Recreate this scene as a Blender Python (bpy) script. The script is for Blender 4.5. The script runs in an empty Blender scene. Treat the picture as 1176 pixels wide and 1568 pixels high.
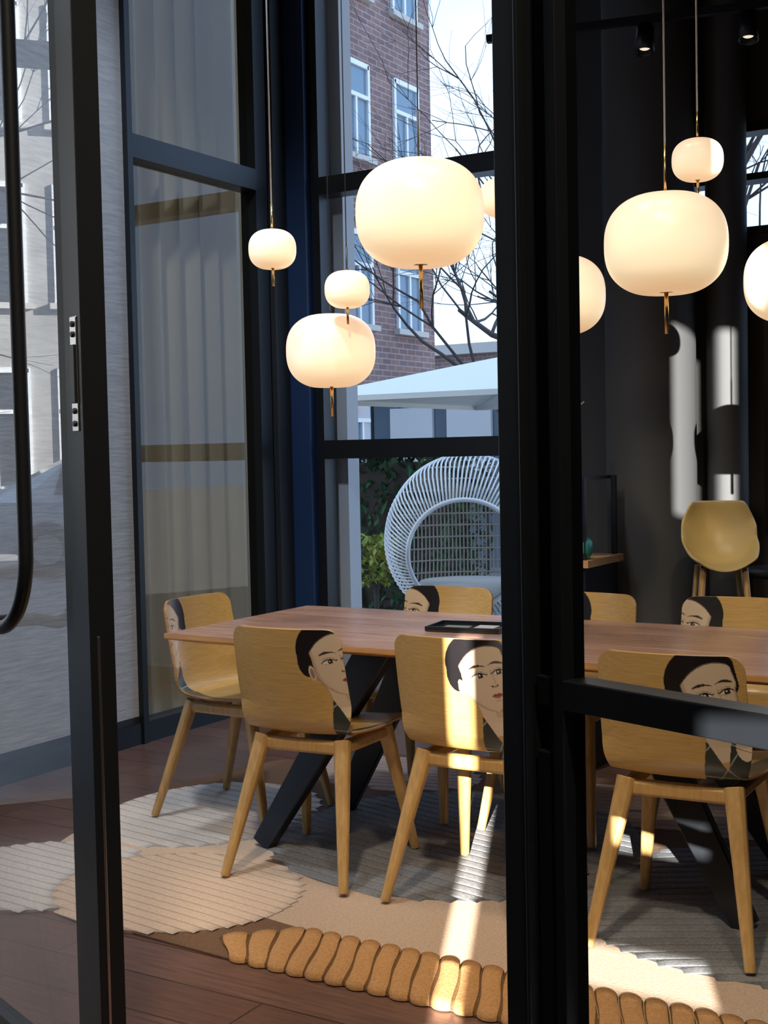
import bpy, math, random
from mathutils import Vector, Matrix
random.seed(7)
C=bpy.context
sc=C.scene

# ---------------------------------------------------------------- materials
def newmat(name):
    m=bpy.data.materials.new(name); m.use_nodes=True
    nt=m.node_tree; nt.nodes.clear()
    out=nt.nodes.new('ShaderNodeOutputMaterial')
    return m,nt,out
def N(nt,t,**k):
    n=nt.nodes.new(t)
    for a,b in k.items(): setattr(n,a,b)
    return n
def L(nt,a,b): nt.links.new(a,b)
def pbr(name,col,rough=.5,metal=0,noise=None,bump=0,col2=None,scale=(1,1,1),nscale=5,emis=None,estr=0,spec=.5,coat=0,trans=0,detail=4):
    m,nt,out=newmat(name)
    p=N(nt,'ShaderNodeBsdfPrincipled')
    p.inputs['Base Color'].default_value=(*col,1); p.inputs['Roughness'].default_value=rough
    p.inputs['Metallic'].default_value=metal
    p.inputs['Specular IOR Level'].default_value=spec
    p.inputs['Coat Weight'].default_value=coat
    if emis: p.inputs['Emission Color'].default_value=(*emis,1); p.inputs['Emission Strength'].default_value=estr
    L(nt,p.outputs[0],out.inputs[0])
    if col2 or bump:
        tc=N(nt,'ShaderNodeTexCoord'); mp=N(nt,'ShaderNodeMapping'); mp.inputs['Scale'].default_value=scale
        L(nt,tc.outputs['Object'],mp.inputs[0])
        nz=N(nt,'ShaderNodeTexNoise'); nz.inputs['Scale'].default_value=nscale; nz.inputs['Detail'].default_value=detail
        L(nt,mp.outputs[0],nz.inputs['Vector'])
        if col2:
            r=N(nt,'ShaderNodeValToRGB'); r.color_ramp.elements[0].position=.35; r.color_ramp.elements[1].position=.65
            r.color_ramp.elements[0].color=(*col,1); r.color_ramp.elements[1].color=(*col2,1)
            L(nt,nz.outputs['Fac'],r.inputs[0]); L(nt,r.outputs[0],p.inputs['Base Color'])
        if bump:
            b=N(nt,'ShaderNodeBump'); b.inputs['Strength'].default_value=bump; b.inputs['Distance'].default_value=.01
            L(nt,nz.outputs['Fac'],b.inputs['Height']); L(nt,b.outputs[0],p.inputs['Normal'])
    return m
def glassmat(name,tint=(1,1,1),base=.05,gain=.9):
    m,nt,out=newmat(name)
    lw=N(nt,'ShaderNodeLayerWeight'); lw.inputs['Blend'].default_value=.5
    pw=N(nt,'ShaderNodeMath',operation='POWER'); pw.inputs[1].default_value=4.0
    L(nt,lw.outputs['Facing'],pw.inputs[0])
    ma=N(nt,'ShaderNodeMath',operation='MULTIPLY_ADD'); ma.inputs[1].default_value=gain; ma.inputs[2].default_value=base; ma.use_clamp=True
    L(nt,pw.outputs[0],ma.inputs[0])
    tr=N(nt,'ShaderNodeBsdfTransparent'); tr.inputs[0].default_value=(*tint,1)
    gl=N(nt,'ShaderNodeBsdfGlossy'); gl.inputs['Roughness'].default_value=.0
    mx=N(nt,'ShaderNodeMixShader')
    L(nt,ma.outputs[0],mx.inputs[0]); L(nt,tr.outputs[0],mx.inputs[1]); L(nt,gl.outputs[0],mx.inputs[2])
    L(nt,mx.outputs[0],out.inputs[0]); return m
def plankmat(name,c1,c2,c3,rough,scale,rot=0,brickw=1.6,row=.16,bump=.15,mortar=.003,mcol=(.02,.012,.01)):
    m,nt,out=newmat(name)
    p=N(nt,'ShaderNodeBsdfPrincipled'); p.inputs['Roughness'].default_value=rough
    tc=N(nt,'ShaderNodeTexCoord'); mp=N(nt,'ShaderNodeMapping'); mp.inputs['Rotation'].default_value=(0,0,rot)
    L(nt,tc.outputs['Object'],mp.inputs[0])
    bk=N(nt,'ShaderNodeTexBrick'); bk.inputs['Scale'].default_value=1
    bk.inputs['Brick Width'].default_value=brickw; bk.inputs['Row Height'].default_value=row
    bk.inputs['Mortar Size'].default_value=mortar; bk.inputs['Color1'].default_value=(*c1,1); bk.inputs['Color2'].default_value=(*c2,1)
    bk.inputs['Mortar'].default_value=(*mcol,1); bk.offset=.37
    L(nt,mp.outputs[0],bk.inputs['Vector'])
    m2=N(nt,'ShaderNodeMapping'); m2.inputs['Rotation'].default_value=(0,0,rot); m2.inputs['Scale'].default_value=scale
    L(nt,tc.outputs['Object'],m2.inputs[0])
    nz=N(nt,'ShaderNodeTexNoise'); nz.inputs['Scale'].default_value=6; nz.inputs['Detail'].default_value=6
    L(nt,m2.outputs[0],nz.inputs['Vector'])
    mx=N(nt,'ShaderNodeMixRGB',blend_type='MIX'); mx.inputs[2].default_value=(*c3,1)
    r=N(nt,'ShaderNodeMath',operation='MULTIPLY_ADD'); r.inputs[1].default_value=2.4; r.inputs[2].default_value=-.85; r.use_clamp=True
    L(nt,nz.outputs['Fac'],r.inputs[0]); L(nt,r.outputs[0],mx.inputs[0]); L(nt,bk.outputs['Color'],mx.inputs[1])
    L(nt,mx.outputs[0],p.inputs['Base Color'])
    b=N(nt,'ShaderNodeBump'); b.inputs['Strength'].default_value=bump; b.inputs['Distance'].default_value=.004
    L(nt,nz.outputs['Fac'],b.inputs['Height']); L(nt,b.outputs[0],p.inputs['Normal'])
    L(nt,p.outputs[0],out.inputs[0]); return m

M={}
M['black']=pbr('black_metal',(.012,.014,.018),.38,.3)
M['blackwall']=pbr('charcoal_wall',(.016,.018,.024),.6,0,bump=.1,nscale=20)
M['farwall']=pbr('charcoal_lifted',(.030,.027,.027),.6,0,bump=.1,nscale=20)  # lighter charcoal copy, the lift from pane reflections put into its colour
M['navy']=pbr('dark_blue_column',(.012,.035,.10),.45,0)
M['ceil']=pbr('dark_ceiling',(.03,.028,.026),.9)
M['panel']=pbr('grey_plaster',(.36,.375,.41),.85,0,col2=(.45,.46,.495),bump=.3,scale=(1,.12,1),nscale=60)
M['oak']=pbr('oak',(.42,.245,.085),.42,0,col2=(.52,.32,.12),scale=(6,6,.6),nscale=12,bump=.08,coat=.1)
M['table']=plankmat('table_wood',(.37,.215,.155),(.50,.31,.235),(.19,.095,.065),.24,(.8,26,1),0,2.6,.085,.05,.0008,(.2,.1,.06))
M['tedge']=pbr('table_edge_wood',(.45,.22,.08),.4,0,col2=(.56,.29,.11),scale=(2,2,30),nscale=4)
M['floor']=plankmat('floor_wood',(.12,.062,.048),(.165,.087,.068),(.075,.040,.031),.30,(1.0,14,1),math.radians(0),1.9,.18,.15)
M['brass']=pbr('brass',(.75,.52,.22),.25,1)
M['white']=pbr('white_plastic',(.8,.8,.8),.4)
M['cable']=pbr('cable_white',(.75,.75,.78),.5)
M['cabled']=pbr('cable_dark',(.05,.05,.06),.5)
M['lgrey']=pbr('light_grey_plaster',(.42,.42,.43),.7)
M['col']=pbr('grey_column_paint',(.05,.05,.052),.7)
M['glass']=glassmat('door_glass',(.93,.95,.97),.065,1.4)
M['wglass']=glassmat('window_glass',(.90,.95,1.0),.05,.9)
M['tglass']=glassmat('tinted_glass',(.72,.70,.66),.05,.9)
M['teal']=pbr('teal_ceramic',(.05,.28,.24),.35)
M['steel']=pbr('steel',(.6,.6,.6),.3,1)

def emissive_shade():
    m,nt,out=newmat('opal_glass')
    tc=N(nt,'ShaderNodeTexCoord'); sx=N(nt,'ShaderNodeSeparateXYZ'); L(nt,tc.outputs['Generated'],sx.inputs[0])
    r=N(nt,'ShaderNodeValToRGB')  # glow falloff painted into the emission colour, dimmer at top and bottom
    r.color_ramp.elements[0].position=.02; r.color_ramp.elements[0].color=(.80,.48,.24,1)
    r.color_ramp.elements[1].position=.95; r.color_ramp.elements[1].color=(.62,.38,.25,1)
    e=r.color_ramp.elements.new(.22); e.color=(.96,.72,.42,1)
    e=r.color_ramp.elements.new(.55); e.color=(.92,.68,.42,1)
    L(nt,sx.outputs['Z'],r.inputs[0])
    p=N(nt,'ShaderNodeBsdfPrincipled'); p.inputs['Base Color'].default_value=(.75,.68,.6,1); p.inputs['Roughness'].default_value=.35
    L(nt,r.outputs[0],p.inputs['Emission Color']); p.inputs['Emission Strength'].default_value=.9
    L(nt,p.outputs[0],out.inputs[0]); return m
M['opal']=emissive_shade()

# ---------------------------------------------------------------- mesh builder
class MB:
    def __init__(s): s.v=[];s.f=[];s.m=[];s.sm=[];s.mats=[]
    def mi(s,mat):
        if mat not in s.mats: s.mats.append(mat)
        return s.mats.index(mat)
    def add(s,vs,fs,mat,smooth=False,T=None):
        o=len(s.v)
        for v in vs:
            v=Vector(v)
            if T is not None: v=T@v
            s.v.append(v)
        i=s.mi(mat)
        for f in fs: s.f.append([o+a for a in f]); s.m.append(i); s.sm.append(smooth)
    def box(s,x0,x1,y0,y1,z0,z1,mat,T=None):
        vs=[(x0,y0,z0),(x1,y0,z0),(x1,y1,z0),(x0,y1,z0),(x0,y0,z1),(x1,y0,z1),(x1,y1,z1),(x0,y1,z1)]
        fs=[(0,3,2,1),(4,5,6,7),(0,1,5,4),(1,2,6,5),(2,3,7,6),(3,0,4,7)]
        s.add(vs,fs,mat,False,T)
    def taper(s,p0,p1,w0,d0,w1,d1,mat,T=None,ch=.25,side=Vector((1,0,0))):
        p0=Vector(p0);p1=Vector(p1);ax=(p1-p0).normalized()
        a=(side-ax*side.dot(ax)).normalized(); b=ax.cross(a)
        vs=[];
        def ring(p,w,d):
            c=ch*min(w,d)
            for (i,j) in [(1,-1),(1,1),(-1,1),(-1,-1)]:
                if i*j<0: q=[(i*w/2-i*c,j*d/2),(i*w/2,j*d/2-j*c)]
                else: q=[(i*w/2,j*d/2-j*c),(i*w/2-i*c,j*d/2)]
                for (x,y) in q: vs.append(p+a*x+b*y)
        ring(p0,w0,d0); ring((p0+p1)/2,(w0+w1)/2,(d0+d1)/2); ring(p1,w1,d1)
        fs=[]
        for k in range(2):
            for i in range(8): fs.append((k*8+i,k*8+(i+1)%8,(k+1)*8+(i+1)%8,(k+1)*8+i))
        fs.append(tuple(range(7,-1,-1))); fs.append(tuple(range(16,24)))
        s.add(vs,fs,mat,False,T)
    def tube(s,path,rad,mat,seg=8,T=None,closed=False):
        path=[Vector(p) for p in path]; n=len(path)
        if not hasattr(rad,'__len__'): rad=[rad]*n
        vs=[];fs=[]; up=None
        for i,p in enumerate(path):
            if closed: t=(path[(i+1)%n]-path[i-1]).normalized()
            else: t=(path[min(i+1,n-1)]-path[max(i-1,0)]).normalized()
            if up is None:
                up=Vector((0,0,1)) if abs(t.z)<.9 else Vector((1,0,0))
            a=(up-t*up.dot(t)).normalized(); up=a; b=t.cross(a)
            for k in range(seg):
                an=2*math.pi*k/seg; vs.append(p+(a*math.cos(an)+b*math.sin(an))*rad[i])
        for i in range(n if closed else n-1):
            j=(i+1)%n
            for k in range(seg): fs.append((i*seg+k,i*seg+(k+1)%seg,j*seg+(k+1)%seg,j*seg+k))
        if not closed:
            fs.append(tuple(range(seg-1,-1,-1))); fs.append(tuple((n-1)*seg+k for k in range(seg)))
        s.add(vs,fs,mat,True,T)
    def lathe(s,prof,c,mat,seg=48,T=None):
        vs=[];fs=[];n=len(prof)
        for (r,z) in prof:
            for k in range(seg):
                a=2*math.pi*k/seg; vs.append((c[0]+r*math.cos(a),c[1]+r*math.sin(a),c[2]+z))
        for i in range(n-1):
            for k in range(seg): fs.append((i*seg+k,i*seg+(k+1)%seg,(i+1)*seg+(k+1)%seg,(i+1)*seg+k))
        s.add(vs,fs,mat,True,T)
    def obj(s,name,parent=None,bevel=0):
        me=bpy.data.meshes.new(name); me.from_pydata([tuple(v) for v in s.v],[],s.f); 
        for m in s.mats: me.materials.append(m)
        me.polygons.foreach_set('material_index',s.m); me.polygons.foreach_set('use_smooth',s.sm); me.update()
        o=bpy.data.objects.new(name,me); sc.collection.objects.link(o)
        if parent: o.parent=parent
        if bevel:
            b=o.modifiers.new('bevel','BEVEL'); b.width=bevel; b.segments=2; b.limit_method='ANGLE'; b.angle_limit=math.radians(50)
        return o
def empty(name,loc=(0,0,0),rz=0):
    e=bpy.data.objects.new(name,None); e.empty_display_size=.1; sc.collection.objects.link(e)
    e.location=loc; e.rotation_euler=(0,0,rz); return e

# ---------------------------------------------------------------- dimensions
XL=-4.15; YW=5.9; XR=2.3; YB=-2.0; HC=4.9

# floor, ceiling
b=MB(); b.box(XL-.3,XR,YB,YW+.12,-.1,0,M['floor']); b.obj('floor')
b=MB(); b.box(XL-.45,XR+.1,YB-.05,YW+.2,HC,HC+.12,M['ceil']); b.obj('ceiling')

# far wall with windows
def wall_with_holes(b,x0,x1,z0,z1,holes,y0,y1,mat):
    xs=sorted(set([x0,x1]+[h[0] for h in holes]+[h[1] for h in holes]))
    for a,c in zip(xs[:-1],xs[1:]):
        hs=sorted([(h[2],h[3]) for h in holes if h[0]<=a+1e-6 and h[1]>=c-1e-6])
        z=z0
        for (p,q) in hs:
            if p>z+1e-6: b.box(a,c,y0,y1,z,p,mat)
            z=q
        if z<z1-1e-6: b.box(a,c,y0,y1,z,z1,mat)
W1=(-3.96,-2.5,.06,4.35); W2=(-2.3,-.4,2.30,2.78); W3=(-1.54,-.4,.95,2.12)
b=MB(); wall_with_holes(b,XL,XR,0,HC,[W1,W2,W3],YW,YW+.12,M['farwall']); b.obj('wall_far')
def window(name,h,y,mulx,mulz,fw=.05,glass='wglass',reveal=False):
    b=MB(); x0,x1,z0,z1=h
    b.box(x0,x0+fw,y-.03,y+.08,z0,z1,M['black']); b.box(x1-fw,x1,y-.03,y+.08,z0,z1,M['black'])
    b.box(x0+fw,x1-fw,y-.03,y+.08,z0,z0+fw,M['black']); b.box(x0+fw,x1-fw,y-.03,y+.08,z1-fw,z1,M['black'])
    for (z,t) in mulz: b.box(x0+fw,x1-fw,y-.035,y+.085,z-t/2,z+t/2,M['black'])
    for (x,t) in mulx: b.box(x-t/2,x+t/2,y-.035,y+.085,z0+fw,z1-fw,M['black'])
    b.add([(x0+fw,y+.03,z0),(x1-fw,y+.03,z0),(x1-fw,y+.03,z1),(x0+fw,y+.03,z1)],[(0,1,2,3)],M[glass])
    return b.obj(name)
window('window_1',W1,YW,[],[(1.375,.10),(2.79,.095)])
window('sky_reflection_window',W2,YW,[(-1.4,.03)],[(2.55,.03)],.03)  # clerestory added in place of sky reflected in the door glass
window('window_3',W3,YW,[(-1.05,.03)],[(1.6,.04)],.03)
b=MB(); b.box(-3.99,-3.86,YW+.125,YW+.24,0,4.4,M['lgrey']); b.obj('trim_1')

# left wall: plaster panel, window with curtain, lobby glazing
b=MB()
b.box(XL-.12,XL,2.72,4.60,.13,HC,M['panel'])
b.box(XL-.12,XL+.0,2.72,4.60,0,.13,M['blackwall'])
b.box(XL-.12,XL-.02,5.70,YW,0,HC,M['blackwall'])
b.box(XL-.12,XL-.02,4.60,5.70,4.4,HC,M['blackwall'])
b.box(XL-.12,XL,YB,1.02,0,HC,M['blackwall'])
b.obj('wall_left')
b=MB(); b.box(XL,XL+.02,2.72,4.64,0,.10,M['black']); b.obj('baseboard_left')
b=MB()
y0,y1=4.60,5.70
b.box(XL-.08,XL+.03,y0,y0+.035,.0,4.4,M['black']); b.box(XL-.08,XL+.02,y1-.10,y1,0,4.4,M['black'])
b.box(XL-.08,XL+.02,y0+.035,y1-.1,0,.10,M['black']); b.box(XL-.08,XL+.02,y0+.035,y1-.1,4.34,4.4,M['black'])
b.box(XL-.08,XL+.03,y0+.035,y1-.10,2.75,2.86,M['black'])
b.add([(XL-.03,y0,.1),(XL-.03,y1,.1),(XL-.03,y1,4.4),(XL-.03,y0,4.4)],[(0,1,2,3)],M['tglass'])
b.obj('window_4')
# dark corner column
b=MB(); b.box(XL-.02,XL+.05,5.72,YW,0,HC,M['blackwall']); b.box(XL+.05,-3.97,5.83,YW,0,HC,M['navy'])
b.obj('trim_2',bevel=.006)
# curtain
m,nt,out=newmat('curtain_cloth')
d=N(nt,'ShaderNodeBsdfDiffuse'); d.inputs[0].default_value=(.60,.54,.42,1)
t=N(nt,'ShaderNodeBsdfTranslucent'); t.inputs[0].default_value=(.50,.42,.30,1)
mx=N(nt,'ShaderNodeMixShader'); mx.inputs[0].default_value=.4
L(nt,d.outputs[0],mx.inputs[1]); L(nt,t.outputs[0],mx.inputs[2]); L(nt,mx.outputs[0],out.inputs[0]); M['curtain']=m
b=MB(); vs=[];fs=[]; n=400
for i in range(n+1):
    u=i/n; yy=4.1+u*1.75+.018*math.sin(u*math.pi*4*11); xx=XL-.30+.085*math.sin(u*math.pi*2*11+.9*math.sin(u*9))
    vs+= [(xx,yy,.02),(xx,yy,4.5)]
for i in range(n): fs.append((2*i,2*i+2,2*i+3,2*i+1))
b.add(vs,fs,M['curtain'],True); b.box(XL-.34,XL-.26,4.05,5.9,4.5,4.54,M['black']); b.obj('curtain')

# lobby glazing in the left wall (daylight behind the viewer's left)
b=MB()
for yy in [1.02,2.65]: b.box(XL-.08,XL,yy,yy+.07,0,HC,M['black'])
for zz in [0,2.8,4.7]: b.box(XL-.08,XL,1.02,2.72,zz,zz+.08,M['black'])
b.add([(XL-.04,1.05,0),(XL-.04,2.7,0),(XL-.04,2.7,HC),(XL-.04,1.05,HC)],[(0,1,2,3)],M['wglass'])
b.obj('window_5')
# right + back walls (back wall has narrow openings that let in sun shafts)
b=MB(); b.box(XR,XR+.1,YB,YW,0,HC,M['blackwall']); b.obj('wall_right')
holes=[(.545,.63,.5,2.80),(1.46,1.62,3.72,4.55),(1.68,1.77,3.78,4.6),(.95,1.30,1.78,1.88),(1.05,1.35,2.16,2.26)]
b=MB(); wall_with_holes(b,XL-.1,XR+.1,0,HC,holes,YB-.02,YB,M['blackwall']); b.obj('wall_back')
b=MB(); b.box(XL-.3,XR+.3,YB-.1,YW+.4,HC+.12,15,M['lgrey']); b.obj('upper_sun_block')  # unseen mass added above the ceiling so sun misses the outdoor scene

# ---------------------------------------------------------------- glass partition
pu=Vector((-.937,.349,0)).normalized()
PL=Vector((-1.857,1.916,0)); 
ang=math.atan2(-pu.y,-pu.x)
T=Matrix.Translation(PL)@Matrix.Rotation(ang,4,'Z')
Wd=(Vector((-.658,1.472,0))-PL).length
def stile(b,u0,u1,v0,v1,z0,z1,mat='black'): b.box(u0,u1,v0,v1,z0,z1,M[mat],T)
# left leaf
b=MB()
stile(b,-.012,.062,-.027,.027,.01,4.2)
stile(b,-.066,-.012,-.016,.016,.01,4.2)
stile(b,-1.5,-.066,-.02,.02,.01,.06); stile(b,-1.5,-.066,-.02,.02,4.15,4.2); stile(b,-1.56,-1.5,-.025,.025,.01,4.2)
b.add([(-1.5,0,.03),(-.03,0,.03),(-.03,0,4.2),(-1.5,0,4.2)],[(0,1,2,3)],M['glass'],False,T)
b.box(.062,.065,-.012,-.006,.02,1.0,M['steel'],T)
b.box(.018,.046,-.0295,-.027,1.405,1.63,M['steel'],T)
b.box(.023,.041,-.033,-.0295,1.46,1.575,M['black'],T); 
for zz in (1.42,1.445,1.595,1.615): b.lathe([(0,.0),(.006,.0),(.006,.004),(0,.004)],(0,0,0),M['black'],12,T@Matrix.Translation((.032,-.0295,zz))@Matrix.Rotation(math.pi/2,4,'X'))
path=[(-.150,-.065,3.2),(-.150,-.065,2.4),(-.148,-.065,1.7),(-.146,-.065,1.3)]
for i in range(0,13):
    a=i/12*math.pi/2; path.append((-.146-.16*(1-math.cos(a)),-.065,1.16-.17*math.sin(a)))
path.append((-.40,-.065,.988)); path.append((-.41,-.0,.988))
b.tube(path,.0155,M['black'],12,T)
b.tube([(-.150,-.065,3.2),(-.150,0,3.2)],.0155,M['black'],12,T)
door1=b.obj('door_1',bevel=.002)
# right fixed post + leaf
b=MB()
stile(b,Wd-.045,Wd-.004,-.03,.03,0,4.2)
stile(b,Wd-.052,Wd-.045,-.012,.012,0,4.2)
stile(b,Wd-.004,Wd+.002,-.035,-.02,.01,4.2)
stile(b,Wd+.032,Wd+.05,-.020,.020,.01,4.2)
stile(b,Wd+.05,Wd+1.35,-.02,.02,1.036,1.073); stile(b,Wd+.05,Wd+1.35,-.02,.02,.01,.07); stile(b,Wd+.05,Wd+1.35,-.02,.02,4.15,4.2)
stile(b,Wd+.0,Wd+.032,-.015,.015,1.036,1.073); stile(b,Wd+.0,Wd+.032,-.015,.015,0,.98)
stile(b,Wd+1.35,Wd+1.41,-.025,.025,0,4.2)
b.add([(Wd-.01,0,.03),(Wd+1.35,0,.03),(Wd+1.35,0,4.2),(Wd-.01,0,4.2)],[(0,1,2,3)],M['glass'],False,T)
b.obj('door_2',bevel=.002)
b=MB(); 
stile(b,-2.42,Wd+3.1,-.04,.04,4.2,4.3); 
b.add([(-2.4,0,4.3),(Wd+3.1,0,4.3),(Wd+3.1,0,HC),(-2.4,0,HC)],[(0,1,2,3)],M['glass'],False,T)
b.add([(-2.4,0,0),(-1.6,0,0),(-1.6,0,4.2),(-2.4,0,4.2)],[(0,1,2,3)],M['glass'],False,T)
b.add([(Wd+1.45,0,0),(Wd+3.1,0,0),(Wd+3.1,0,4.2),(Wd+1.45,0,4.2)],[(0,1,2,3)],M['glass'],False,T)
stile(b,-2.42,-1.6,-.02,.02,0,.06); stile(b,Wd+1.45,Wd+3.1,-.02,.02,0,.06)
b.obj('trim_3')

# ---------------------------------------------------------------- dining chairs
def lerpt(q,tab):
    for (q0,v0),(q1,v1) in zip(tab[:-1],tab[1:]):
        if q1<=q<=q0: return v0+(v1-v0)*(q0-q)/(q0-q1)
    return None
PLt=[(1.05,-.55),(.7,-.78),(.3,-.74),(0,-.76),(-.3,-.72),(-.6,-.54),(-.85,-.22),(-.97,.06)]
PRt=[(1.05,.55),(.7,.86),(.3,.92),(.1,.86),(-.05,.85),(-.3,.84),(-.6,.72),(-.85,.50),(-.97,.26)]
def face_color(a,b,a0,b0):
    hw,hh=.080,.106
    p=(a-a0)/hw; q=(b-b0)/hh
    p,q=p*.97+q*.26,q*.97-p*.19
    col=None
    skin=(.58,.46,.34); mid=(.46,.35,.25); shade=(.26,.18,.13); hair=(.006,.005,.006); cloth=(.022,.032,.030); line=(.30,.33,.30)
    if ((p+.10)/1.16)**2+((q-.50)/.86)**2<1 and q>-.12 and p<.98: col=hair
    if ((p+.98)/.34)**2+((q-.22)/.42)**2<1: col=hair
    if ((p+.86)/.13)**2+((q+.12)/.24)**2<1:
        col=skin if ((p+.86)/.07)**2+((q+.12)/.16)**2>1 else shade
    if -1.7<q<-.45 and -.50+.06*math.sin(q*5)<p<.30: col=skin if p<.05 or q<-1.15 else mid
    if q<-.95 and q>-5.0:
        lb_=-.42-(-.95-q)*.42; rb=.34+(-.95-q)*1.1
        if q<-2.6: lb_=-1.11+(-2.6-q)*.35
        vn=-.95-1.05*(1-min(1,abs(p+.05)/.42))
        if lb_<p<rb and q<vn:
            col=cloth
            for (mm,cc) in ((.55,-1.0),(-.6,-1.05),(.9,-1.9),(-.35,-2.3)):
                if abs(q-(cc+mm*(p+.05)))<.022 and abs(p)<.9: col=line
            if abs((p+.05)-.5*(-q-1.9))<.02 and q<-1.9: col=line
    if ((p-.62)/.26)**2+((q+1.42)/.38)**2<1:
        col=skin
        if abs(math.sin((q*.9+p*.5)*9))<.10: col=(.16,.10,.07)
    L0=lerpt(q,PLt); R0=lerpt(q,PRt)
    if L0 is not None and L0<p<R0 :
        hl=.62+.28*(1-((p-.25)/.85)**2)
        if q>hl: col=hair
        else:
            col=skin
            if p<L0+.13 or (p>R0-.07 and q<.2): col=mid
            if p<L0+.03 or p>R0-.025: col=shade
            if q>hl-.03: col=(.12,.08,.06)
            for (cx,w,lw) in ((-.10,.26,1),(.56,.21,1)):
                dx=(p-cx)/w
                top=.09+.065*(1-dx*dx)+.02*dx*(1 if cx>.3 else -1); bot=.09-.045*(1-dx*dx)
                if abs(dx)<1 and bot<q<top:
                    col=(.66,.61,.53)
                    if (p-cx-.04)**2+((q-.10)*1.1)**2<.0085: col=(.02,.012,.01)
                    if (p-cx-.02)**2+((q-.12)*1.1)**2<.0005: col=(.9,.9,.9)
                if abs(dx)<1.15 and 0<q-(top if abs(dx)<1 else .09)<.040: col=(.015,.01,.008)
                if abs(dx)<.95 and 0<q-(top+.07)<.014: col=shade
                if abs(dx)<.8 and 0<(bot-q)<.012: col=shade
                bt=.33+.06*(1-((dx+.15)/1.25)**2)
                tk=.040*(1-.55*abs(dx-(-.3 if cx<.3 else .3)))
                if abs(dx)<1.25 and abs(q-bt)<tk: col=(.03,.02,.015)
            nx=.34+.05*max(0,min(1,(.2-q)/.4))
            if abs(p-nx)<.014 and -.22<q<.22: col=(.36,.26,.18)
            if ((p-.33)/.13)**2+((q+.25)/.04)**2<1 and q<-.25: col=(.22,.13,.09)
            if ((p-.24)/.032)**2+((q+.245)/.026)**2<1 or ((p-.43)/.028)**2+((q+.245)/.026)**2<1: col=(.05,.03,.02)
            dx=(p-.32)/.20
            if abs(dx)<1:
                ut=-.52+.065*(1-dx*dx)-.02*math.exp(-(dx/.18)**2); lt=-.52-.085*(1-dx*dx)
                if lt<q<ut: col=(.24,.06,.045) if q>-.52 else (.34,.10,.07)
                if abs(q+.52)<.010: col=(.06,.02,.015)
            if ((p-.30)/.12)**2+((q+.67)/.025)**2<1: col=mid
    return col
def shell_mesh(name,a0,b0):
    ctrl=[(-.262,.800),(-.250,.72),(-.232,.63),(-.212,.55),(-.192,.495),(-.158,.462),(-.10,.450),(0,.446),(.10,.450),(.18,.452),(.222,.444),(.240,.428)]
    pts=[]
    for i in range(len(ctrl)-1):
        p0=Vector(ctrl[max(i-1,0)]);p1=Vector(ctrl[i]);p2=Vector(ctrl[i+1]);p3=Vector(ctrl[min(i+2,len(ctrl)-1)])
        for k in range(20):
            t=k/20
            pts.append(.5*((2*p1)+(-p0+p2)*t+(2*p0-5*p1+4*p2-p3)*t*t+(-p0+3*p1-3*p2+p3)*t**3))
    pts.append(Vector(ctrl[-1]))
    al=[0]
    for i in range(1,len(pts)): al.append(al[-1]+(pts[i]-pts[i-1]).length)
    tot=al[-1]
    NV=420;NU=220
    vs=[];cols=[];fs=[]
    def at(s):
        lo,hi=0,len(al)-1
        while hi-lo>1:
            mid=(lo+hi)//2
            if al[mid]<=s: lo=mid
            else: hi=mid
        t=(s-al[lo])/max(1e-9,al[hi]-al[lo]); return pts[lo].lerp(pts[hi],t)
    HW=.203
    for i in range(NV+1):
        u=i/NV; s=tot*u
        y,z=at(s)
        e=.045
        hwid=HW-.018*math.exp(-((s-.37)/.06)**2)+.012*min(1,max(0,(s-.45)/.1))
        if s<.36: hwid-=.010*(1-s/.36)
        dist=min(s,tot-s)
        if dist<e: hwid-= e-math.sqrt(max(0,e*e-(e-dist)**2))
        back=max(0,min(1,(.40-s)/.15))
        for j in range(NU+1):
            c=-1+2*j/NU; x=c*hwid
            k=(abs(x)/HW)**2.2
            vs.append((x,y+.045*k*back,z+.012*k*(1-back)))
            col=face_color(x,.80-s,a0,b0)
            cols+= [*(col if col else (0,0,0)),1.0 if col else 0.0]
    for i in range(NV):
        for j in range(NU):
            a=i*(NU+1)+j; fs.append((a,a+1,a+NU+2,a+NU+1))
    me=bpy.data.meshes.new(name); me.from_pydata(vs,[],fs)
    at_=me.color_attributes.new('print','FLOAT_COLOR','POINT'); at_.data.foreach_set('color',cols)
    me.polygons.foreach_set('use_smooth',[True]*len(fs))
    me.materials.append(M['shell']); me.materials.append(M['plyedge']); me.update(); return me
m,nt,out=newmat('oak_veneer_printed')
p=N(nt,'ShaderNodeBsdfPrincipled'); p.inputs['Roughness'].default_value=.38
p.inputs['Coat Weight'].default_value=.08
tc=N(nt,'ShaderNodeTexCoord'); mp=N(nt,'ShaderNodeMapping'); mp.inputs['Scale'].default_value=(1.2,14,30); L(nt,tc.outputs['Object'],mp.inputs[0])
nz=N(nt,'ShaderNodeTexNoise'); nz.inputs['Scale'].default_value=9; nz.inputs['Detail'].default_value=5; L(nt,mp.outputs[0],nz.inputs['Vector'])
r=N(nt,'ShaderNodeValToRGB'); r.color_ramp.elements[0].position=.3; r.color_ramp.elements[1].position=.7
r.color_ramp.elements[0].color=(.42,.255,.08,1); r.color_ramp.elements[1].color=(.53,.345,.125,1); L(nt,nz.outputs['Fac'],r.inputs[0])
at=N(nt,'ShaderNodeAttribute'); at.attribute_name='print'
mx=N(nt,'ShaderNodeMixRGB'); L(nt,at.outputs['Alpha'],mx.inputs[0]); L(nt,r.outputs[0],mx.inputs[1]); L(nt,at.outputs['Color'],mx.inputs[2])
L(nt,mx.outputs[0],p.inputs['Base Color']); L(nt,p.outputs[0],out.inputs[0]); M['shell']=m
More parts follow.
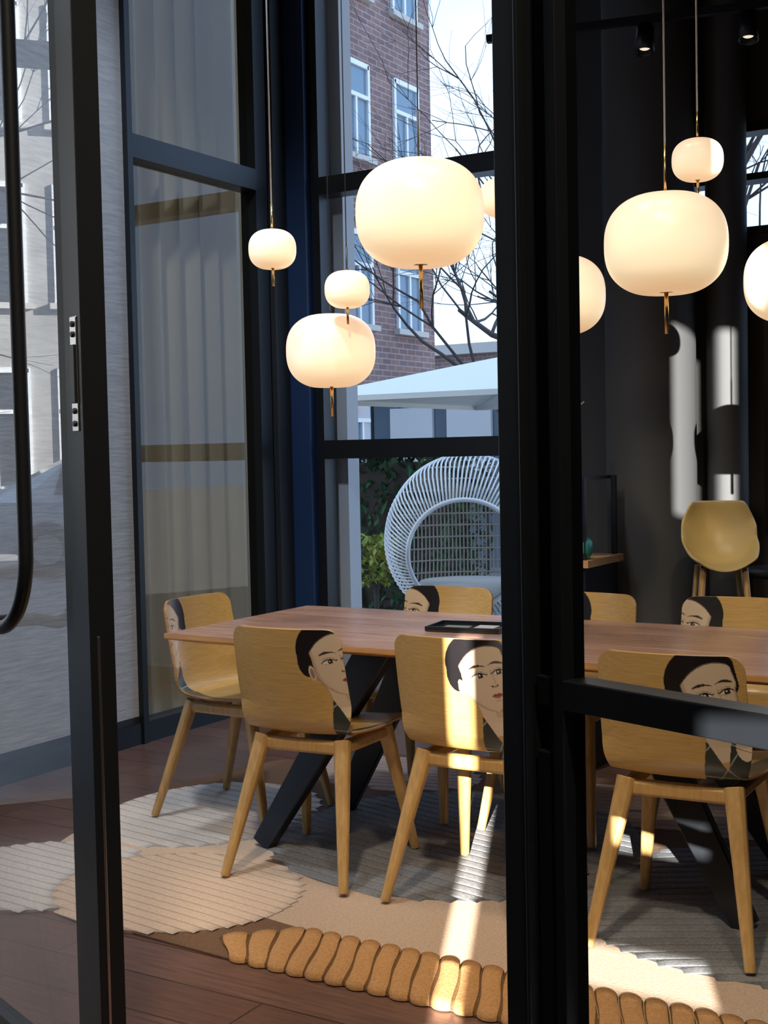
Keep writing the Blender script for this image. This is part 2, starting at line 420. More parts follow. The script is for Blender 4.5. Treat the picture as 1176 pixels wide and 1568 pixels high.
M['plyedge']=pbr('ply_edge',(.30,.15,.06),.5,0,col2=(.5,.3,.14),scale=(1,1,60),nscale=6)
shellA=shell_mesh('seat_shell_a',.165,.690); shellB=shell_mesh('seat_shell_b',.105,.683)
def legs_mesh():
    b=MB()
    for s in (-1,1):
        b.taper((s*.145,-.135,.435),(s*.215,-.275,0),.054,.042,.028,.026,M['oak'])
        b.taper((s*.155,.135,.435),(s*.212,.235,0),.052,.042,.028,.026,M['oak'])
        b.taper((s*.145,-.15,.412),(s*.155,.15,.412),.040,.042,.040,.042,M['oak'])
    b.taper((-.16,-.135,.410),(.16,-.135,.410),.034,.044,.034,.044,M['oak'],side=Vector((0,1,0)))
    b.taper((-.16,.135,.410),(.16,.135,.410),.034,.044,.034,.044,M['oak'],side=Vector((0,1,0)))
    return b
lb=legs_mesh(); tmp=lb.obj('tmp_legs'); legme=tmp.data; bpy.data.objects.remove(tmp)
def chair(x,y,rz,me,z=.016):
    e=empty('dining_chair',(x,y,z),rz)
    o=bpy.data.objects.new('seat_shell',me); sc.collection.objects.link(o); o.parent=e
    s=o.modifiers.new('s','SOLIDIFY'); s.thickness=.011; s.offset=0; s.material_offset_rim=1
    o=bpy.data.objects.new('leg_frame',legme); sc.collection.objects.link(o); o.parent=e
    b=o.modifiers.new('b','BEVEL'); b.width=.003; b.segments=2
rd=math.radians
chair(-2.36,3.50,rd(4),shellA)
chair(-1.77,3.525,rd(0),shellB)
chair(-1.12,3.49,rd(3),shellB)
chair(-2.95,3.86,rd(-90),shellA)
chair(-2.42,4.27,rd(180),shellA)
chair(-1.84,4.26,rd(178),shellB)
chair(-1.27,4.30,rd(184),shellA)

# ---------------------------------------------------------------- table
tb=empty('dining_table',(-1.82,3.805,.016))
b=MB(); Lx,Ly=1.10,.435; zt=.735
vs=[(-Lx+.09,-Ly+.09,zt-.04),(Lx-.09,-Ly+.09,zt-.04),(Lx-.09,Ly-.09,zt-.04),(-Lx+.09,Ly-.09,zt-.04),
    (-Lx,-Ly,zt-.018),(Lx,-Ly,zt-.018),(Lx,Ly,zt-.018),(-Lx,Ly,zt-.018),
    (-Lx,-Ly,zt),(Lx,-Ly,zt),(Lx,Ly,zt),(-Lx,Ly,zt)]
b.add(vs,[(0,3,2,1)]+[(i,(i+1)%4,4+(i+1)%4,4+i) for i in range(4)]+[(4+i,4+(i+1)%4,8+(i+1)%4,8+i) for i in range(4)],M['tedge'])
b.add(vs[8:],[(0,1,2,3)],M['table'])
b.obj('table_top',tb,bevel=.003)
b=MB()
for sx in (-1,1):
    for sy in (-1,1):
        b.taper((sx*.42,sy*.14,zt-.04),(sx*.83,sy*.26,0),.13,.05,.075,.04,M['black'],ch=.1)
    b.box(min(sx*.36,sx*.50),max(sx*.36,sx*.50),-.25,.25,zt-.055,zt-.035,M['black'])
b.box(-.45,.45,-.04,.04,zt-.075,zt-.04,M['black'])
b.obj('table_legs',tb)
# tray
b=MB(); T2=Matrix.Translation((-2.0,3.86,.753))@Matrix.Rotation(rd(8),4,'Z')
M['darkglass']=pbr('dark_lacquer',(.02,.025,.03),.08)
b.box(-.13,.13,-.085,.085,0,.004,M['darkglass'],T2)
for (x0,x1,y0,y1) in [(-.13,.13,-.085,-.078),(-.13,.13,.078,.085),(-.13,-.123,-.078,.078),(.123,.13,-.078,.078)]: b.box(x0,x1,y0,y1,.004,.016,M['black'],T2)
b.box(-.09,.0,-.04,.03,.004,.007,M['brass'],T2); b.box(.02,.09,-.05,.05,.004,.008,M['lgrey'],T2)
b.obj('serving_tray')

# ---------------------------------------------------------------- pendants
def pendant(x,y,z,R,dark=False):
    e=empty('pendant_lamp',(x,y,z))
    b=MB(); H=.84*R; prof=[]
    n=2.5
    for i in range(49):
        t=-math.pi/2+math.pi*i/48
        c=abs(math.cos(t))**(2/n); s=math.copysign(abs(math.sin(t))**(2/n),math.sin(t))
        r=R*c; zz=H*s
        d=max(0,1-(r/(R*.55)))
        zz-=math.copysign(.09*R*d*d,s)
        prof.append((max(r,.0005),zz))
    b.lathe(prof,(0,0,0),M['opal'],64); b.obj('opal_shade',e)
    b=MB(); fl=.62*R if R>.1 else .055
    b.tube([(0,0,-H*.86),(0,0,-H-fl)],.0065 if R>.1 else .0045,M['brass'],10)
    b.lathe([(.0005,0),(.16*R,0),(.16*R,.006),(.0005,.008)],(0,0,-H*.93),M['brass'],24)
    b.lathe([(.0005,.012),(.10*R,.010),(.10*R,0),(.0005,0)],(0,0,H*.91),M['cabled'],24)
    b.tube([(0,0,H*.9),(0,0,H+.75*max(R,.11))],.004,M['cabled'] if dark else M['brass'],8)
    b.tube([(0,0,H+.7*max(R,.11)),(0,0,HC-z-.03)],.0022 if dark else .003,M['cabled'] if dark else M['cable'],6)
    b.lathe([(.0005,-.03),(.05,-.03),(.055,0),(.0005,0)],(0,0,HC-z),M['black'],24)
    b.obj('cable_and_stem',e)
pendant(-1.99,3.55,2.09,.20,True)
pendant(-2.64,4.02,1.73,.165,True)
pendant(-2.57,3.57,2.04,.08)
pendant(-2.48,3.89,1.93,.08,True)
pendant(-1.28,3.78,1.955,.182)
pendant(-1.30,4.16,2.275,.082)
pendant(-1.80,4.17,1.88,.165)
pendant(-2.0,4.16,2.237,.08,True)
pendant(-1.02,4.29,1.88,.165)

# ---------------------------------------------------------------- rug
def rugmat(name,c1,c2): return pbr(name,c1,.95,0,col2=c2,bump=.22,nscale=140,spec=.1)
pal={'base':((.12,.07,.045),(.17,.10,.065)),'tan':((.40,.29,.22),(.48,.36,.27)),'pink':((.52,.39,.30),(.60,.46,.36)),
'lite':((.52,.47,.44),(.62,.57,.53)),'dark':((.15,.15,.16),(.22,.22,.225)),'orange':((.38,.20,.085),(.49,.27,.12)),'rose':((.40,.28,.25),(.48,.35,.31))}
R_={}; RD={}
for k,(c1,c2) in pal.items():
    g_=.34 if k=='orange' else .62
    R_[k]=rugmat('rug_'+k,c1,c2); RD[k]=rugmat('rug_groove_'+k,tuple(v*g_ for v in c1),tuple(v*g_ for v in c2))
b=MB()
def slab(pts,z0,z1,mat):
    n=len(pts); vs=[(p[0],p[1],z0) for p in pts]+[(p[0],p[1],z1) for p in pts]
    b.add(vs,[tuple(range(n,2*n))]+[(i,(i+1)%n,n+(i+1)%n,n+i) for i in range(n)],mat)
def blob(cx,cy,a,bb,rot,z1,mat,wob=.03,ph=0):
    pts=[]
    for i in range(72):
        t=2*math.pi*i/72; k=1+wob*math.sin(3*t+ph)+wob*.6*math.sin(5*t+ph*2)
        x=a*k*math.cos(t); y=bb*k*math.sin(t); pts.append((cx+x*math.cos(rot)-y*math.sin(rot),cy+x*math.sin(rot)+y*math.cos(rot)))
    slab(pts,.001,z1,mat)
def ribs(cx,cy,a,bb,phi,w,z,mat,h=.005,clip=None):
    d=Vector((math.cos(phi),math.sin(phi))); n=Vector((-d.y,d.x))
    t=-max(a,bb)+w/2
    while t<max(a,bb):
        p=n*t
        A=(d.x/a)**2+(d.y/bb)**2; B=2*(p.x*d.x/a**2+p.y*d.y/bb**2); Cc=(p.x/a)**2+(p.y/bb)**2-1
        D=B*B-4*A*Cc
        if D>0:
            s0=(-B-math.sqrt(D))/(2*A); s1=(-B+math.sqrt(D))/(2*A)
            if clip:
                ex,ey,ea,eb=clip; q0=Vector((cx-ex,cy-ey))+p
                A2=(d.x/ea)**2+(d.y/eb)**2; B2=2*(q0.x*d.x/ea**2+q0.y*d.y/eb**2); C2=(q0.x/ea)**2+(q0.y/eb)**2-1; D2=B2*B2-4*A2*C2
                if D2>0:
                    u0=(-B2-math.sqrt(D2))/(2*A2); u1=(-B2+math.sqrt(D2))/(2*A2)
                    if u0<s1 and u1>s0:
                        if u0>s0: s1=min(s1,u0)
                        else: s0=max(s0,u1)
            if s1-s0>.03:
                vs=[];K=max(3,int((s1-s0)/.04))
                for k in range(K+1):
                    s=s0+(s1-s0)*k/K; wv=.003*math.sin(s*9+t*4)
                    c=Vector((cx,cy))+p+d*s+n*wv; ee=1 if 0<k<K else .6
                    for q in range(9):
                        an=math.pi*q/8; e=c+n*(math.cos(an)*w*.47*(1 if 0<k<K else .9)); vs.append((e.x,e.y,z-.002+math.sin(an)**.35*h*ee if 0<q<8 else z-.002))
                fs=[]
                for k in range(K):
                    for q in range(8): fs.append((k*9+q,k*9+q+1,(k+1)*9+q+1,(k+1)*9+q))
                fs.append(tuple(range(9))); fs.append(tuple(K*9+8-q for q in range(9)))
                b.add(vs,fs,mat,True)
        t+=w
slab([(-2.78,2.86),(-2.5,2.72),(-2.15,2.70),(-.2,2.70),(-.1,4.9),(-2.9,4.95),(-3.35,4.6),(-3.5,4.0),(-3.2,3.4),(-3.0,3.1)],.001,.006,R_['base'])
blob(-1.7,3.22,1.0,.27,0,.008,R_['tan'],.02); 
blob(-.9,3.0,.55,.2,0,.0085,R_['tan'],.02)
blob(-2.95,3.40,.42,.30,rd(20),.0085,R_['pink'],.04,1)
blob(-3.08,3.80,.39,.45,0,.0095,RD['lite'],.0); ribs(-3.08,3.80,.39,.45,rd(-8),.055,.0095,R_['lite'],.0035)
blob(-3.12,2.97,.365,.335,0,.0095,RD['lite'],.0); ribs(-3.12,2.97,.37,.34,rd(-5),.045,.0095,R_['lite'],.0035,clip=(-2.62,3.06,.40,.36))
blob(-2.62,3.06,.395,.355,0,.010,RD['pink'],.0); ribs(-2.62,3.06,.40,.36,rd(-8),.042,.0105,R_['pink'],.003)
blob(-2.10,3.92,.655,.615,0,.009,RD['dark'],.0); ribs(-2.10,3.92,.66,.62,rd(-12),.05,.0095,R_['dark'],.004)
blob(-.95,3.75,.615,.575,0,.0088,RD['dark'],.0); ribs(-.95,3.75,.62,.58,rd(30),.05,.0090,R_['dark'],.004,clip=(-2.10,3.92,.66,.62))
blob(-2.8,4.62,.42,.24,0,.0085,RD['rose'],.0); ribs(-2.8,4.62,.43,.25,rd(10),.05,.0085,R_['rose'],.004,clip=(-2.10,3.92,.66,.62))
blob(-1.5,4.62,.7,.26,0,.0085,RD['rose'],.0); ribs(-1.5,4.62,.71,.27,rd(10),.05,.0085,R_['rose'],.004)
# ochre band: one continuous corduroy strip (height profile across x, sheared) with a softly scalloped edge
x0b,x1b=-2.20,-.33; w_=.062; ns=14; NXb=int((x1b-x0b)/w_)*ns; K=8; vs=[];fs=[];fd=[]
for i in range(NXb+1):
    ph=(i%ns)/ns; xx=x0b+w_*i/ns
    prof_=(max(0,math.sin(math.pi*ph)))**.4
    y0=2.712-.026*prof_; y1=2.952+.012*prof_-max(0,(-2.02-xx))*.85
    for k in range(K+1):
        e=0 if k in(0,K) else 1
        kk=max(0,min(1,(k-1)/(K-2)))
        vs.append((xx-.11*(kk-.5)+.003*math.sin(kk*7+i//ns),y0+(y1-y0)*kk,.003 if not e else .0075+.0115*prof_))
for i in range(NXb):
    for k in range(K):
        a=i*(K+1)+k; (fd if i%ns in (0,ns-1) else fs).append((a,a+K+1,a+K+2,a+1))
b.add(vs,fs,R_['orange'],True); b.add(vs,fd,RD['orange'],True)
b.obj('area_rug')

# ---------------------------------------------------------------- background furniture (right)
def column(x,y,r):
    b=MB(); b.lathe([(r,0),(r,HC)],(x,y,0),M['col'],40); b.lathe([(r+.02,0),(r+.02,.08),(r,.09)],(x,y,0),M['black'],40); b.obj('column')
column(-1.98,5.62,.20); column(-1.68,5.78,.09)
M['shelfwood']=pbr('shelf_wood',(.5,.25,.1),.4,0,col2=(.6,.33,.14),scale=(1,8,8))
DX,DY=.27,-.36
b=MB()
def cb(x0,x1,y0,y1,z0,z1,mat): b.box(x0+DX,x1+DX,y0+DY,y1+DY,z0,z1,mat)
cb(-2.62,-2.30,5.34,5.75,.86,.89,M['shelfwood']); cb(-2.60,-2.58,5.36,5.73,0,.86,M['black']); cb(-2.34,-2.32,5.36,5.73,0,.86,M['black'])
cb(-2.58,-2.34,5.36,5.73,.40,.42,M['shelfwood']); cb(-2.58,-2.34,5.36,5.73,1.22,1.235,M['black']); 
for xx in (-2.6,-2.34): 
    for yy in (5.36,5.71): cb(xx,xx+.02,yy,yy+.02,.89,1.235,M['black'])
cb(-2.54,-2.42,5.42,5.58,.42,.60,M['white']); cb(-2.50,-2.44,5.5,5.6,.89,1.03,M['white'])
b.obj('console_shelf')
b=MB(); b.lathe([(.0005,0),(.035,0),(.05,.03),(.05,.07),(.04,.085),(.036,.08),(.044,.065),(.044,.03),(.0005,.01)],(-2.085,5.04,.892),M['teal'],32); b.obj('teal_bowl')
b=MB()
M['dried']=pbr('dried_palm',(.42,.33,.2),.7)
px_,py_=-2.25,5.12
b.lathe([(.0005,0),(.03,0),(.045,.06),(.03,.14),(.012,.18),(.014,.2)],(px_,py_,1.236),M['black'],24)
for i in range(17):
    a=rd(-50+100*i/16); d=Vector((math.sin(a)*.856,math.sin(a)*.517,math.cos(a)))
    b.tube([Vector((px_,py_,1.43)),Vector((px_,py_,1.43))+d*.10,Vector((px_,py_,1.43))+d*.19],[.002,.006,.003],M['dried'],5)
b.obj('dried_palm_vase')
# moulded bar chair
M['cream']=pbr('cream_plastic',(.62,.47,.20),.4)
e=empty('bar_stool',(-1.52,5.12,0),rd(205))
b=MB(); vs=[];fs=[]
prof=[(-.13,1.13),(-.14,1.07),(-.135,1.0),(-.11,.93),(-.06,.885),(0,.87),(.07,.875),(.12,.865)]
for i,(y,z) in enumerate(prof):
    w=[.10,.13,.14,.145,.145,.145,.13,.11][i]
    for j in range(13):
        c=-1+j/6; k=c*c; arm=(.05*k*k if 2<=i<=5 else 0)
        vs.append((c*w,y+.08*k*(1 if i<4 else .2),z+(.05*k if i>2 else 0)+arm))
for i in range(len(prof)-1):
    for j in range(12): fs.append((i*13+j,i*13+j+1,(i+1)*13+j+1,(i+1)*13+j))
b.add(vs,fs,M['cream'],True); o=b.obj('moulded_seat',e)
s=o.modifiers.new('s','SOLIDIFY'); s.thickness=.014; s=o.modifiers.new('ss','SUBSURF'); s.levels=2; s.render_levels=2
b=MB()
for sx in (-1,1):
    for sy in (-1,1): b.tube([(sx*.08,sy*.08,.87),(sx*.15,sy*.14,0)],[.013,.011],M['oak'],10)
b.tube([(-.13,-.12,.28),(.13,-.12,.28),(.13,.12,.28),(-.13,.12,.28)],.007,M['black'],8,closed=True)
b.obj('stool_legs',e)
b=MB(); b.lathe([(.0005,0),(.20,0),(.21,.02),(.0005,.03)],(0,0,0),M['black'],32); b.lathe([(.025,.03),(.025,.80)],(0,0,0),M['black'],16); b.lathe([(.0005,.80),(.21,.80),(.22,.815),(.21,.83),(.0005,.83)],(0,0,0),M['black'],40)
b.lathe([(.0005,.831),(.035,.831),(.05,.90),(.046,.90),(.03,.839),(.0005,.839)],(.02,-.10,0),M['white'],24)
b.lathe([(.0005,.831),(.025,.831),(.025,.95),(.010,.98),(.010,1.02),(.0005,1.02)],(.11,.02,0),M['teal'],24)
o=b.obj('round_bar_table'); o.location=(-1.34,5.55,0)
# ceiling track spots
e=empty('track_light',(-1.7,5.1,3.05),rd(12))
M['spotglow']=pbr('spot_glow',(1,1,1),.3,emis=(1,.85,.65),estr=1.0)
b=MB(); b.box(-.75,.75,-.015,.015,0,.03,M['black'])
for xx in (-.7,.7): b.tube([(xx,0,.03),(xx,0,HC-3.05)],.003,M['black'],6)
for xx in (-.55,-.1,.3,.65):
    TT=Matrix.Translation((xx,0,-.07))@Matrix.Rotation(rd(-15),4,'X')
    b.lathe([(.0005,.06),(.035,.06),(.04,-.05),(.033,-.05),(.033,-.02)],(0,0,0),M['black'],24,TT)
    b.lathe([(.0005,-.03),(.022,-.03)],(0,0,0),M['spotglow'],24,TT); b.tube([(xx,0,0),(xx,0,-.03)],.006,M['black'],6)
b.obj('track_and_spots',e)

# ---------------------------------------------------------------- outdoors
def brickmat():
    m,nt,out=newmat('facade_brick')
    p=N(nt,'ShaderNodeBsdfPrincipled'); p.inputs['Roughness'].default_value=.9
    tc=N(nt,'ShaderNodeTexCoord')
    sx=N(nt,'ShaderNodeSeparateXYZ'); L(nt,tc.outputs['Object'],sx.inputs[0])
    ad=N(nt,'ShaderNodeMath',operation='ADD'); L(nt,sx.outputs[0],ad.inputs[0]); L(nt,sx.outputs[1],ad.inputs[1])
    cx=N(nt,'ShaderNodeCombineXYZ'); L(nt,ad.outputs[0],cx.inputs[0]); L(nt,sx.outputs[2],cx.inputs[1])
    bk=N(nt,'ShaderNodeTexBrick'); bk.inputs['Scale'].default_value=1; bk.inputs['Brick Width'].default_value=.30; bk.inputs['Row Height'].default_value=.105
    bk.inputs['Mortar Size'].default_value=.010; bk.inputs['Color1'].default_value=(.27,.145,.125,1); bk.inputs['Color2'].default_value=(.17,.092,.09,1); bk.inputs['Mortar'].default_value=(.32,.295,.30,1)
    L(nt,cx.outputs[0],bk.inputs['Vector'])
    nz=N(nt,'ShaderNodeTexNoise'); nz.inputs['Scale'].default_value=1.5; L(nt,cx.outputs[0],nz.inputs['Vector'])
    mx=N(nt,'ShaderNodeMixRGB',blend_type='MULTIPLY'); mx.inputs[0].default_value=.5; L(nt,bk.outputs['Color'],mx.inputs[1]); L(nt,nz.outputs['Fac'],mx.inputs[2])
    g=N(nt,'ShaderNodeGamma'); g.inputs[1].default_value=.85; L(nt,mx.outputs[0],g.inputs[0])
    L(nt,g.outputs[0],p.inputs['Base Color']); L(nt,p.outputs[0],out.inputs[0]); return m
M['brick']=brickmat()
M['pane']=pbr('outside_pane',(.16,.24,.32),.08,0)
M['panedark']=pbr('dark_pane',(.03,.04,.05),.15,0)
M['wframe']=pbr('white_frame',(.75,.78,.8),.6)
M['stone']=pbr('sill_stone',(.5,.48,.45),.8)
M['render_']=pbr('pale_facade_render',(.30,.29,.28),.9,0,col2=(.38,.37,.36),nscale=2)
M['pave']=pbr('paving',(.20,.20,.21),.85,0,col2=(.28,.275,.27),nscale=3)
b=MB(); b.box(-60,30,YW+.13,60,-.2,-.05,M['pave']); b.box(-60,XL-.35,-40,YW+.13,-.2,-.05,M['pave']); b.obj('ground')
def facadeX(name,x,y0,y1,h,cols,rows,depth=6,ww=.85,hh=1.6,mat='brick',pane='pane'):
    b=MB(); b.box(x-depth,x,y0,y1,-.05,h,M[mat])
    for yc in cols:
        for zc in rows:
            b.box(x-.01,x+.004,yc,yc+ww,zc,zc+hh,M[pane])
            b.box(x,x+.05,yc-.03,yc+.04,zc,zc+hh,M['wframe']); b.box(x,x+.05,yc+ww-.04,yc+ww+.03,zc,zc+hh,M['wframe'])
            b.box(x,x+.05,yc,yc+ww,zc+hh-.07,zc+hh+.02,M['wframe']); b.box(x,x+.06,yc,yc+ww,zc+hh*.62,zc+hh*.62+.07,M['wframe'])
            b.box(x,x+.12,yc-.12,yc+ww+.12,zc-.1,zc,M['stone'])
            b.box(x,x+.05,yc+ww/2-.03,yc+ww/2+.03,zc,zc+hh*.62,M['wframe'])
    b.obj(name)
facadeX('brick_building',-12,8,21.9,14,[14.0,16.2,18.75,20.5],[.9,3.6,6.5,9.3])
facadeX('street_building',-22,-14,7,13,[-12,-9,-6,-3,-.6,1.0,2.6,4.2],[.9,4.0,7.0,10.0],ww=1.1,hh=2.0,mat='render_',pane='panedark')
b=MB(); b.box(-9,3.2,-16,-12,-.05,34,M['render_']); b.obj('sun_blocker')  # unseen block added to keep sun off the brick facade
# parked car on the street to the west
M['carpaint']=pbr('car_paint_silver',(.7,.72,.75),.25,.2,coat=.6); M['tyre']=pbr('tyre_rubber',(.02,.02,.02),.8); M['lampred']=pbr('tail_lamp',(.5,.02,.02),.3)
b=MB()
sec=[(-2.1,.35,.70,.74),(-2.05,.30,.92,.80),(-1.5,.28,.98,.84),(-1.0,.28,1.02,.86),(-.45,.28,1.40,.86),(.2,.28,1.46,.86),(1.0,.28,1.40,.86),(1.6,.28,1.10,.86),(2.0,.30,1.02,.82),(2.1,.38,.75,.76)]
vs=[];fs=[]
for (yy,zb,ztop,wd) in sec:
    zm=min(ztop,.95); wt=wd*.74 if ztop>1.05 else wd*.95
    for (xx,zz) in [(-wd*.9,zb),(-wd,.6),(-wd,zm*.95),(-wt,ztop),(wt,ztop),(wd,zm*.95),(wd,.6),(wd*.9,zb)]: vs.append((xx,yy,zz))
for i in range(len(sec)-1):
    for j in range(8): fs.append((i*8+j,i*8+(j+1)%8,(i+1)*8+(j+1)%8,(i+1)*8+j))
fs.append(tuple(range(8))); fs.append(tuple(len(sec)*8-1-j for j in range(8)))
b.add(vs,fs,M['carpaint'],False)
for sx in (-1,1):
    for (ya,yb) in ((-.75,.25),(.32,1.2)):
        b.add([(sx*.87,ya+(.28 if ya<0 else 0),.99),(sx*.87,yb,.99),(sx*.72,yb-(.0 if ya<0 else .12),1.34),(sx*.72,ya+(.42 if ya<0 else .0),1.34)],[(0,1,2,3)],M['panedark'])
    for yy in (-1.3,1.3):
        TT=Matrix.Translation((sx*.80,yy,.33))@Matrix.Rotation(math.pi/2,4,'Y')
        b.lathe([(.0005,-.1),(.33,-.1),(.33,.1),(.19,.11),(.0005,.10)],(0,0,0),M['tyre'],28,TT)
        b.lathe([(.0005,sx*.115),(.18,sx*.115)],(0,0,0),M['steel'],16,TT)
    b.box(sx*.7-.12,sx*.7+.12,2.05,2.12,.7,.85,M['lampred'])
o=b.obj('parked_car'); o.location=(-16.0,-.1,-.05)
# far terrace across the street
b=MB(); b.box(-30,2,34,38,-.05,4.2,M['brick']); b.box(-30,2,33.8,38.2,4.2,4.5,M['stone'])
for i in range(14):
    xx=-28+i*2; b.box(xx,xx+1.1,33.93,34,.9,3.2,M['wframe']); b.box(xx+.1,xx+1.0,33.9,33.94,1.0,3.1,M['pane'])
b.obj('terrace_house')
M['shed']=pbr('shed_paint',(.12,.17,.22),.7)
b=MB(); b.box(-8.6,-3.2,14,15,-.05,2.05,M['shed'])
for i in range(14): b.box(-8.6+i*.4,-8.57+i*.4,13.98,14,-.05,2.0,M['black'])
b.box(-8.7,-3.1,13.9,15.1,2.05,2.13,M['lgrey']); b.box(-8.3,-7.7,13.95,14,1.1,1.9,M['wframe']); b.box(-7.5,-6.9,13.95,14,1.1,1.9,M['wframe']); b.obj('garden_shed')
# parasol
M['canvas']=pbr('parasol_canvas',(.90,.90,.84),.9)
b=MB(); cx,cy=-4.15,9.6; hw=1.5
v=[(cx-hw,cy-hw,1.78),(cx+hw,cy-hw,1.78),(cx+hw,cy+hw,1.78),(cx-hw,cy+hw,1.78),(cx,cy,2.18)]
v2=[(a,b_,c-.04) for a,b_,c in v[:4]]
b.add(v+v2,[(0,1,4),(1,2,4),(2,3,4),(3,0,4),(0,5,6,1),(1,6,7,2),(2,7,8,3),(3,8,5,0)],M['canvas'])
b.tube([(cx,cy,-.05),(cx,cy,2.20)],.025,M['wframe'],10)
for q in v[:4]: b.tube([(cx,cy,2.14),(q[0],q[1],1.75)],.01,M['wframe'],6)
b.lathe([(.0005,.08),(.28,.08),(.3,0),(.0005,0)],(cx,cy,-.05),M['stone'],24)
b.obj('parasol')
# bare trees
M['bark']=pbr('bark',(.07,.055,.05),.9)
def tree(x,y,h,seed,scale=1):
    random.seed(seed); b=MB()
    def grow(p,d,l,r,depth):
        pts=[p]; n=4; q=p.copy(); dd=d.copy()
        for i in range(n):
            dd=(dd+Vector((random.uniform(-.22,.22),random.uniform(-.22,.22),random.uniform(-.05,.12)))).normalized()
            q=q+dd*l/n; pts.append(q.copy())
        b.tube(pts,[r*(1-.35*i/n) for i in range(n+1)],M['bark'],6 if depth<3 else 4)
        if depth>=6: return
        for k in range(random.choice([2,3,3])):
            a=random.uniform(0,2*math.pi); s=random.uniform(.4,.95)
            side=dd.orthogonal().normalized(); side=Matrix.Rotation(a,3,dd)@side
            nd=(dd+side*s).normalized(); st=pts[random.choice([2,3,4])]
            grow(st,nd,l*random.uniform(.62,.85),r*.55,depth+1)
    grow(Vector((x,y,-.05)),Vector((0,0,1)),h,.075*scale,0)
    b.obj('bare_tree')
tree(-5.6,13.3,2.6,3); tree(-7.6,19,3.2,11,1.3); tree(-3.7,12.2,2.8,21,.9)
tree(-13.5,2.6,3,5); tree(-11,-3.5,3,8)
# hedge
random.seed(5)
M['leaf']=pbr('hedge_leaf',(.015,.07,.03),.5,0,col2=(.05,.16,.05),nscale=3)
M['leafy']=pbr('shrub_leaf_yellow',(.38,.38,.05),.5,0,col2=(.2,.30,.06),nscale=5)
def leaves(name,cx,cy,wx,wy,z0,z1,n,mat,s=.05):
    b=MB()
    b.box(cx-wx*.8,cx+wx*.8,cy-wy*.7,cy+wy*.7,-.05,z1*.9,M['bark'] if z0<.2 else mat) if n>1500 else b.tube([(cx,cy,-.05),(cx,cy,z0+.1)],.02,M['bark'],6)
    for i in range(n):
        p=Vector((cx+random.uniform(-wx,wx),cy+random.uniform(-wy,wy),random.uniform(z0,z1)))
        Rm=Matrix.Rotation(random.uniform(0,6.28),4,'Z')@Matrix.Rotation(random.uniform(-1.2,1.2),4,'X')
        k=s*random.uniform(.6,1.3)
        b.add([(0,-k,0),(k*.5,0,k*.12),(0,k,0),(-k*.5,0,k*.12)],[(0,1,2,3)],mat,False,Matrix.Translation(p)@Rm)
    b.obj(name)
leaves('hedge',-5.25,8.6,.85,.35,0,1.42,6500,M['leaf'])
leaves('garden_shrub',-4.75,7.75,.16,.16,.42,.78,420,M['leafy'],.035)
# rope dome lounge chair
M['rope']=pbr('rope_white',(.80,.82,.84),.7); M['rope2']=pbr('rope_brown',(.40,.35,.31),.8)
e=empty('rope_dome_chair',(-3.72,7.15,-.05),rd(25))
b=MB(); nS=110
def hoopA(t): return Vector((.50*math.cos(t),.16,.88+.50*math.sin(t)))
def hoopB(t): return Vector((.345*math.cos(t),-.25,.78+.33*math.sin(t)))
ptsA=[hoopA(2*math.pi*i/64) for i in range(64)]; ptsB=[hoopB(2*math.pi*i/64) for i in range(64)]
b.tube(ptsA,.011,M['rope'],8,closed=True); b.tube(ptsB,.014,M['rope'],8,closed=True)
for i in range(nS):
    t=2*math.pi*i/nS; t2=t+.10
    A=hoopA(t);Bq=hoopB(t2); mid=(A+Bq)/2; o_=(mid-Vector((0,mid.y,.84))).normalized()
    pts=[]
    for k in range(6):
        u=k/5; pts.append(A.lerp(Bq,u)+o_*.075*math.sin(math.pi*u))
    b.tube(pts,.0062,M['rope'],5)
for i in range(40):
    x=-.48+.96*i/39; h=.49*math.sqrt(max(0,1-(x/.5)**2)); pts=[]
    for k in range(11):
        u=-1+2*k/10; zz=.88+h*u; pts.append(Vector((x,.16+.33*math.sqrt(max(0,1-(x/.5)**2))*math.sqrt(max(0,1-u*u)),zz)))
    b.tube(pts,.005,M['rope2'],5)
for j in range(12):
    z=-.42+.84*j/11; w=.5*math.sqrt(max(0,1-(z/.5)**2)); pts=[]
    for k in range(15):
        u=-1+2*k/14; x=w*u; pts.append(Vector((x,.16+.33*math.sqrt(max(0,1-(x/.5)**2-(z/.5)**2)),.88+z)))
    b.tube(pts,.006,M['rope2'],5)
b.lathe([(.0005,.0),(.30,.02),(.33,.07),(.29,.12),(.0005,.13)],(0,.0,.48),M['stone'],40)
for (sx,sy) in [(-1,-1),(1,-1),(-1,1),(1,1)]: b.tube([(sx*.22,sy*.18,.50),(sx*.34,sy*.28,0)],.013,M['rope'],8)
b.obj('dome_frame_and_ropes',e)

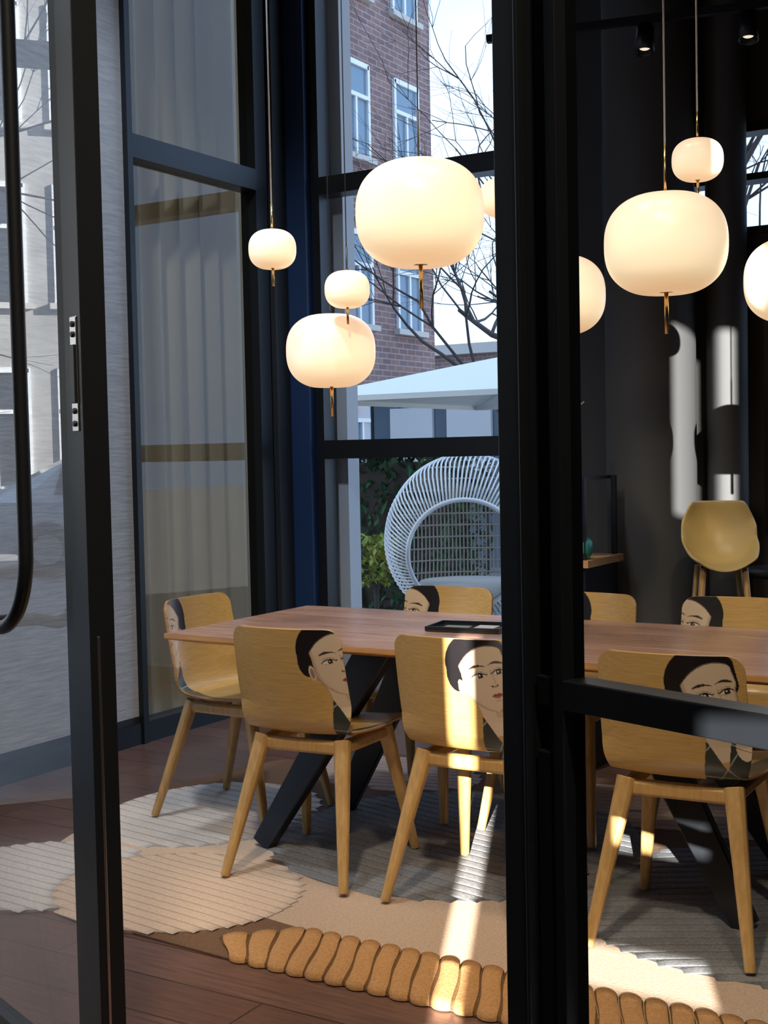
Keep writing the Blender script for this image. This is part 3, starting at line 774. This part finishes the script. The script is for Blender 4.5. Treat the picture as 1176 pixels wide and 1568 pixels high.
# ---------------------------------------------------------------- light
w=bpy.data.worlds.new('World'); sc.world=w; w.use_nodes=True; nt=w.node_tree; nt.nodes.clear()
out=nt.nodes.new('ShaderNodeOutputWorld'); bg=nt.nodes.new('ShaderNodeBackground')
tc=nt.nodes.new('ShaderNodeTexCoord'); nz=nt.nodes.new('ShaderNodeTexNoise'); nz.inputs['Scale'].default_value=3; nz.inputs['Detail'].default_value=5
r=nt.nodes.new('ShaderNodeValToRGB'); r.color_ramp.elements[0].position=.35; r.color_ramp.elements[0].color=(.40,.63,1,1); r.color_ramp.elements[1].position=.65; r.color_ramp.elements[1].color=(.62,.79,1,1)
nt.links.new(tc.outputs['Generated'],nz.inputs['Vector']); nt.links.new(nz.outputs['Fac'],r.inputs[0]); nt.links.new(r.outputs[0],bg.inputs[0]); bg.inputs[1].default_value=2.1
nt.links.new(bg.outputs[0],out.inputs[0])
sd=bpy.data.lights.new('sun','SUN'); sd.energy=38; sd.angle=rd(.3); sd.color=(1,.94,.84)
so=bpy.data.objects.new('sun',sd); sc.collection.objects.link(so); so.location=(5,-10,8)
so.rotation_euler=Vector((-.402,.915,-.325)).to_track_quat('-Z','Y').to_euler()
def spot(name,loc,tgt,e,col,size=60,rad=.08,blend=.6):
    l=bpy.data.lights.new(name,'SPOT'); l.energy=e; l.color=col; l.spot_size=rd(size); l.spot_blend=blend; l.shadow_soft_size=rad
    o=bpy.data.objects.new(name,l); sc.collection.objects.link(o); o.location=loc
    o.rotation_euler=(Vector(tgt)-Vector(loc)).to_track_quat('-Z','Y').to_euler()
warm=(1,.82,.59)
spot('ceiling_fill',(-.9,.7,4.6),(-2.2,3.4,.3),430,warm,50,.12)  # warm fill added for the chair backs, standing for lobby lighting
spot('ceiling_fill',(.6,.2,4.6),(-1.2,3.4,.4),390,warm,50,.12)
spot('ceiling_fill',(-2.4,3.0,4.7),(-2.3,3.6,0),130,warm,80,.15)  # warm fill added over the table, since the pendants emit little
spot('ceiling_fill',(-1.0,3.2,4.7),(-1.2,3.6,0),90,warm,70,.15)
spot('ceiling_fill',(-2.6,2.2,4.6),(-4.1,3.8,1.2),420,(.80,.90,1),80,.15)  # cool fill added to brighten the left plaster panel

# ---------------------------------------------------------------- camera
cd=bpy.data.cameras.new('camera'); cd.sensor_fit='VERTICAL'; cd.sensor_height=36; cd.lens=36*2800/2212
co=bpy.data.objects.new('camera',cd); sc.collection.objects.link(co)
Rm=Matrix.Rotation(rd(31.1),4,'Z')@Matrix.Rotation(rd(90-2.6),4,'X')@Matrix.Rotation(rd(-1.16),4,'Z')
co.matrix_world=Matrix.Translation((0,0,1.35))@Rm
cd.clip_start=.02; cd.clip_end=300
sc.camera=co
try:
    sc.view_settings.view_transform='Standard'; sc.view_settings.look='None'
except Exception as ex: print(ex)
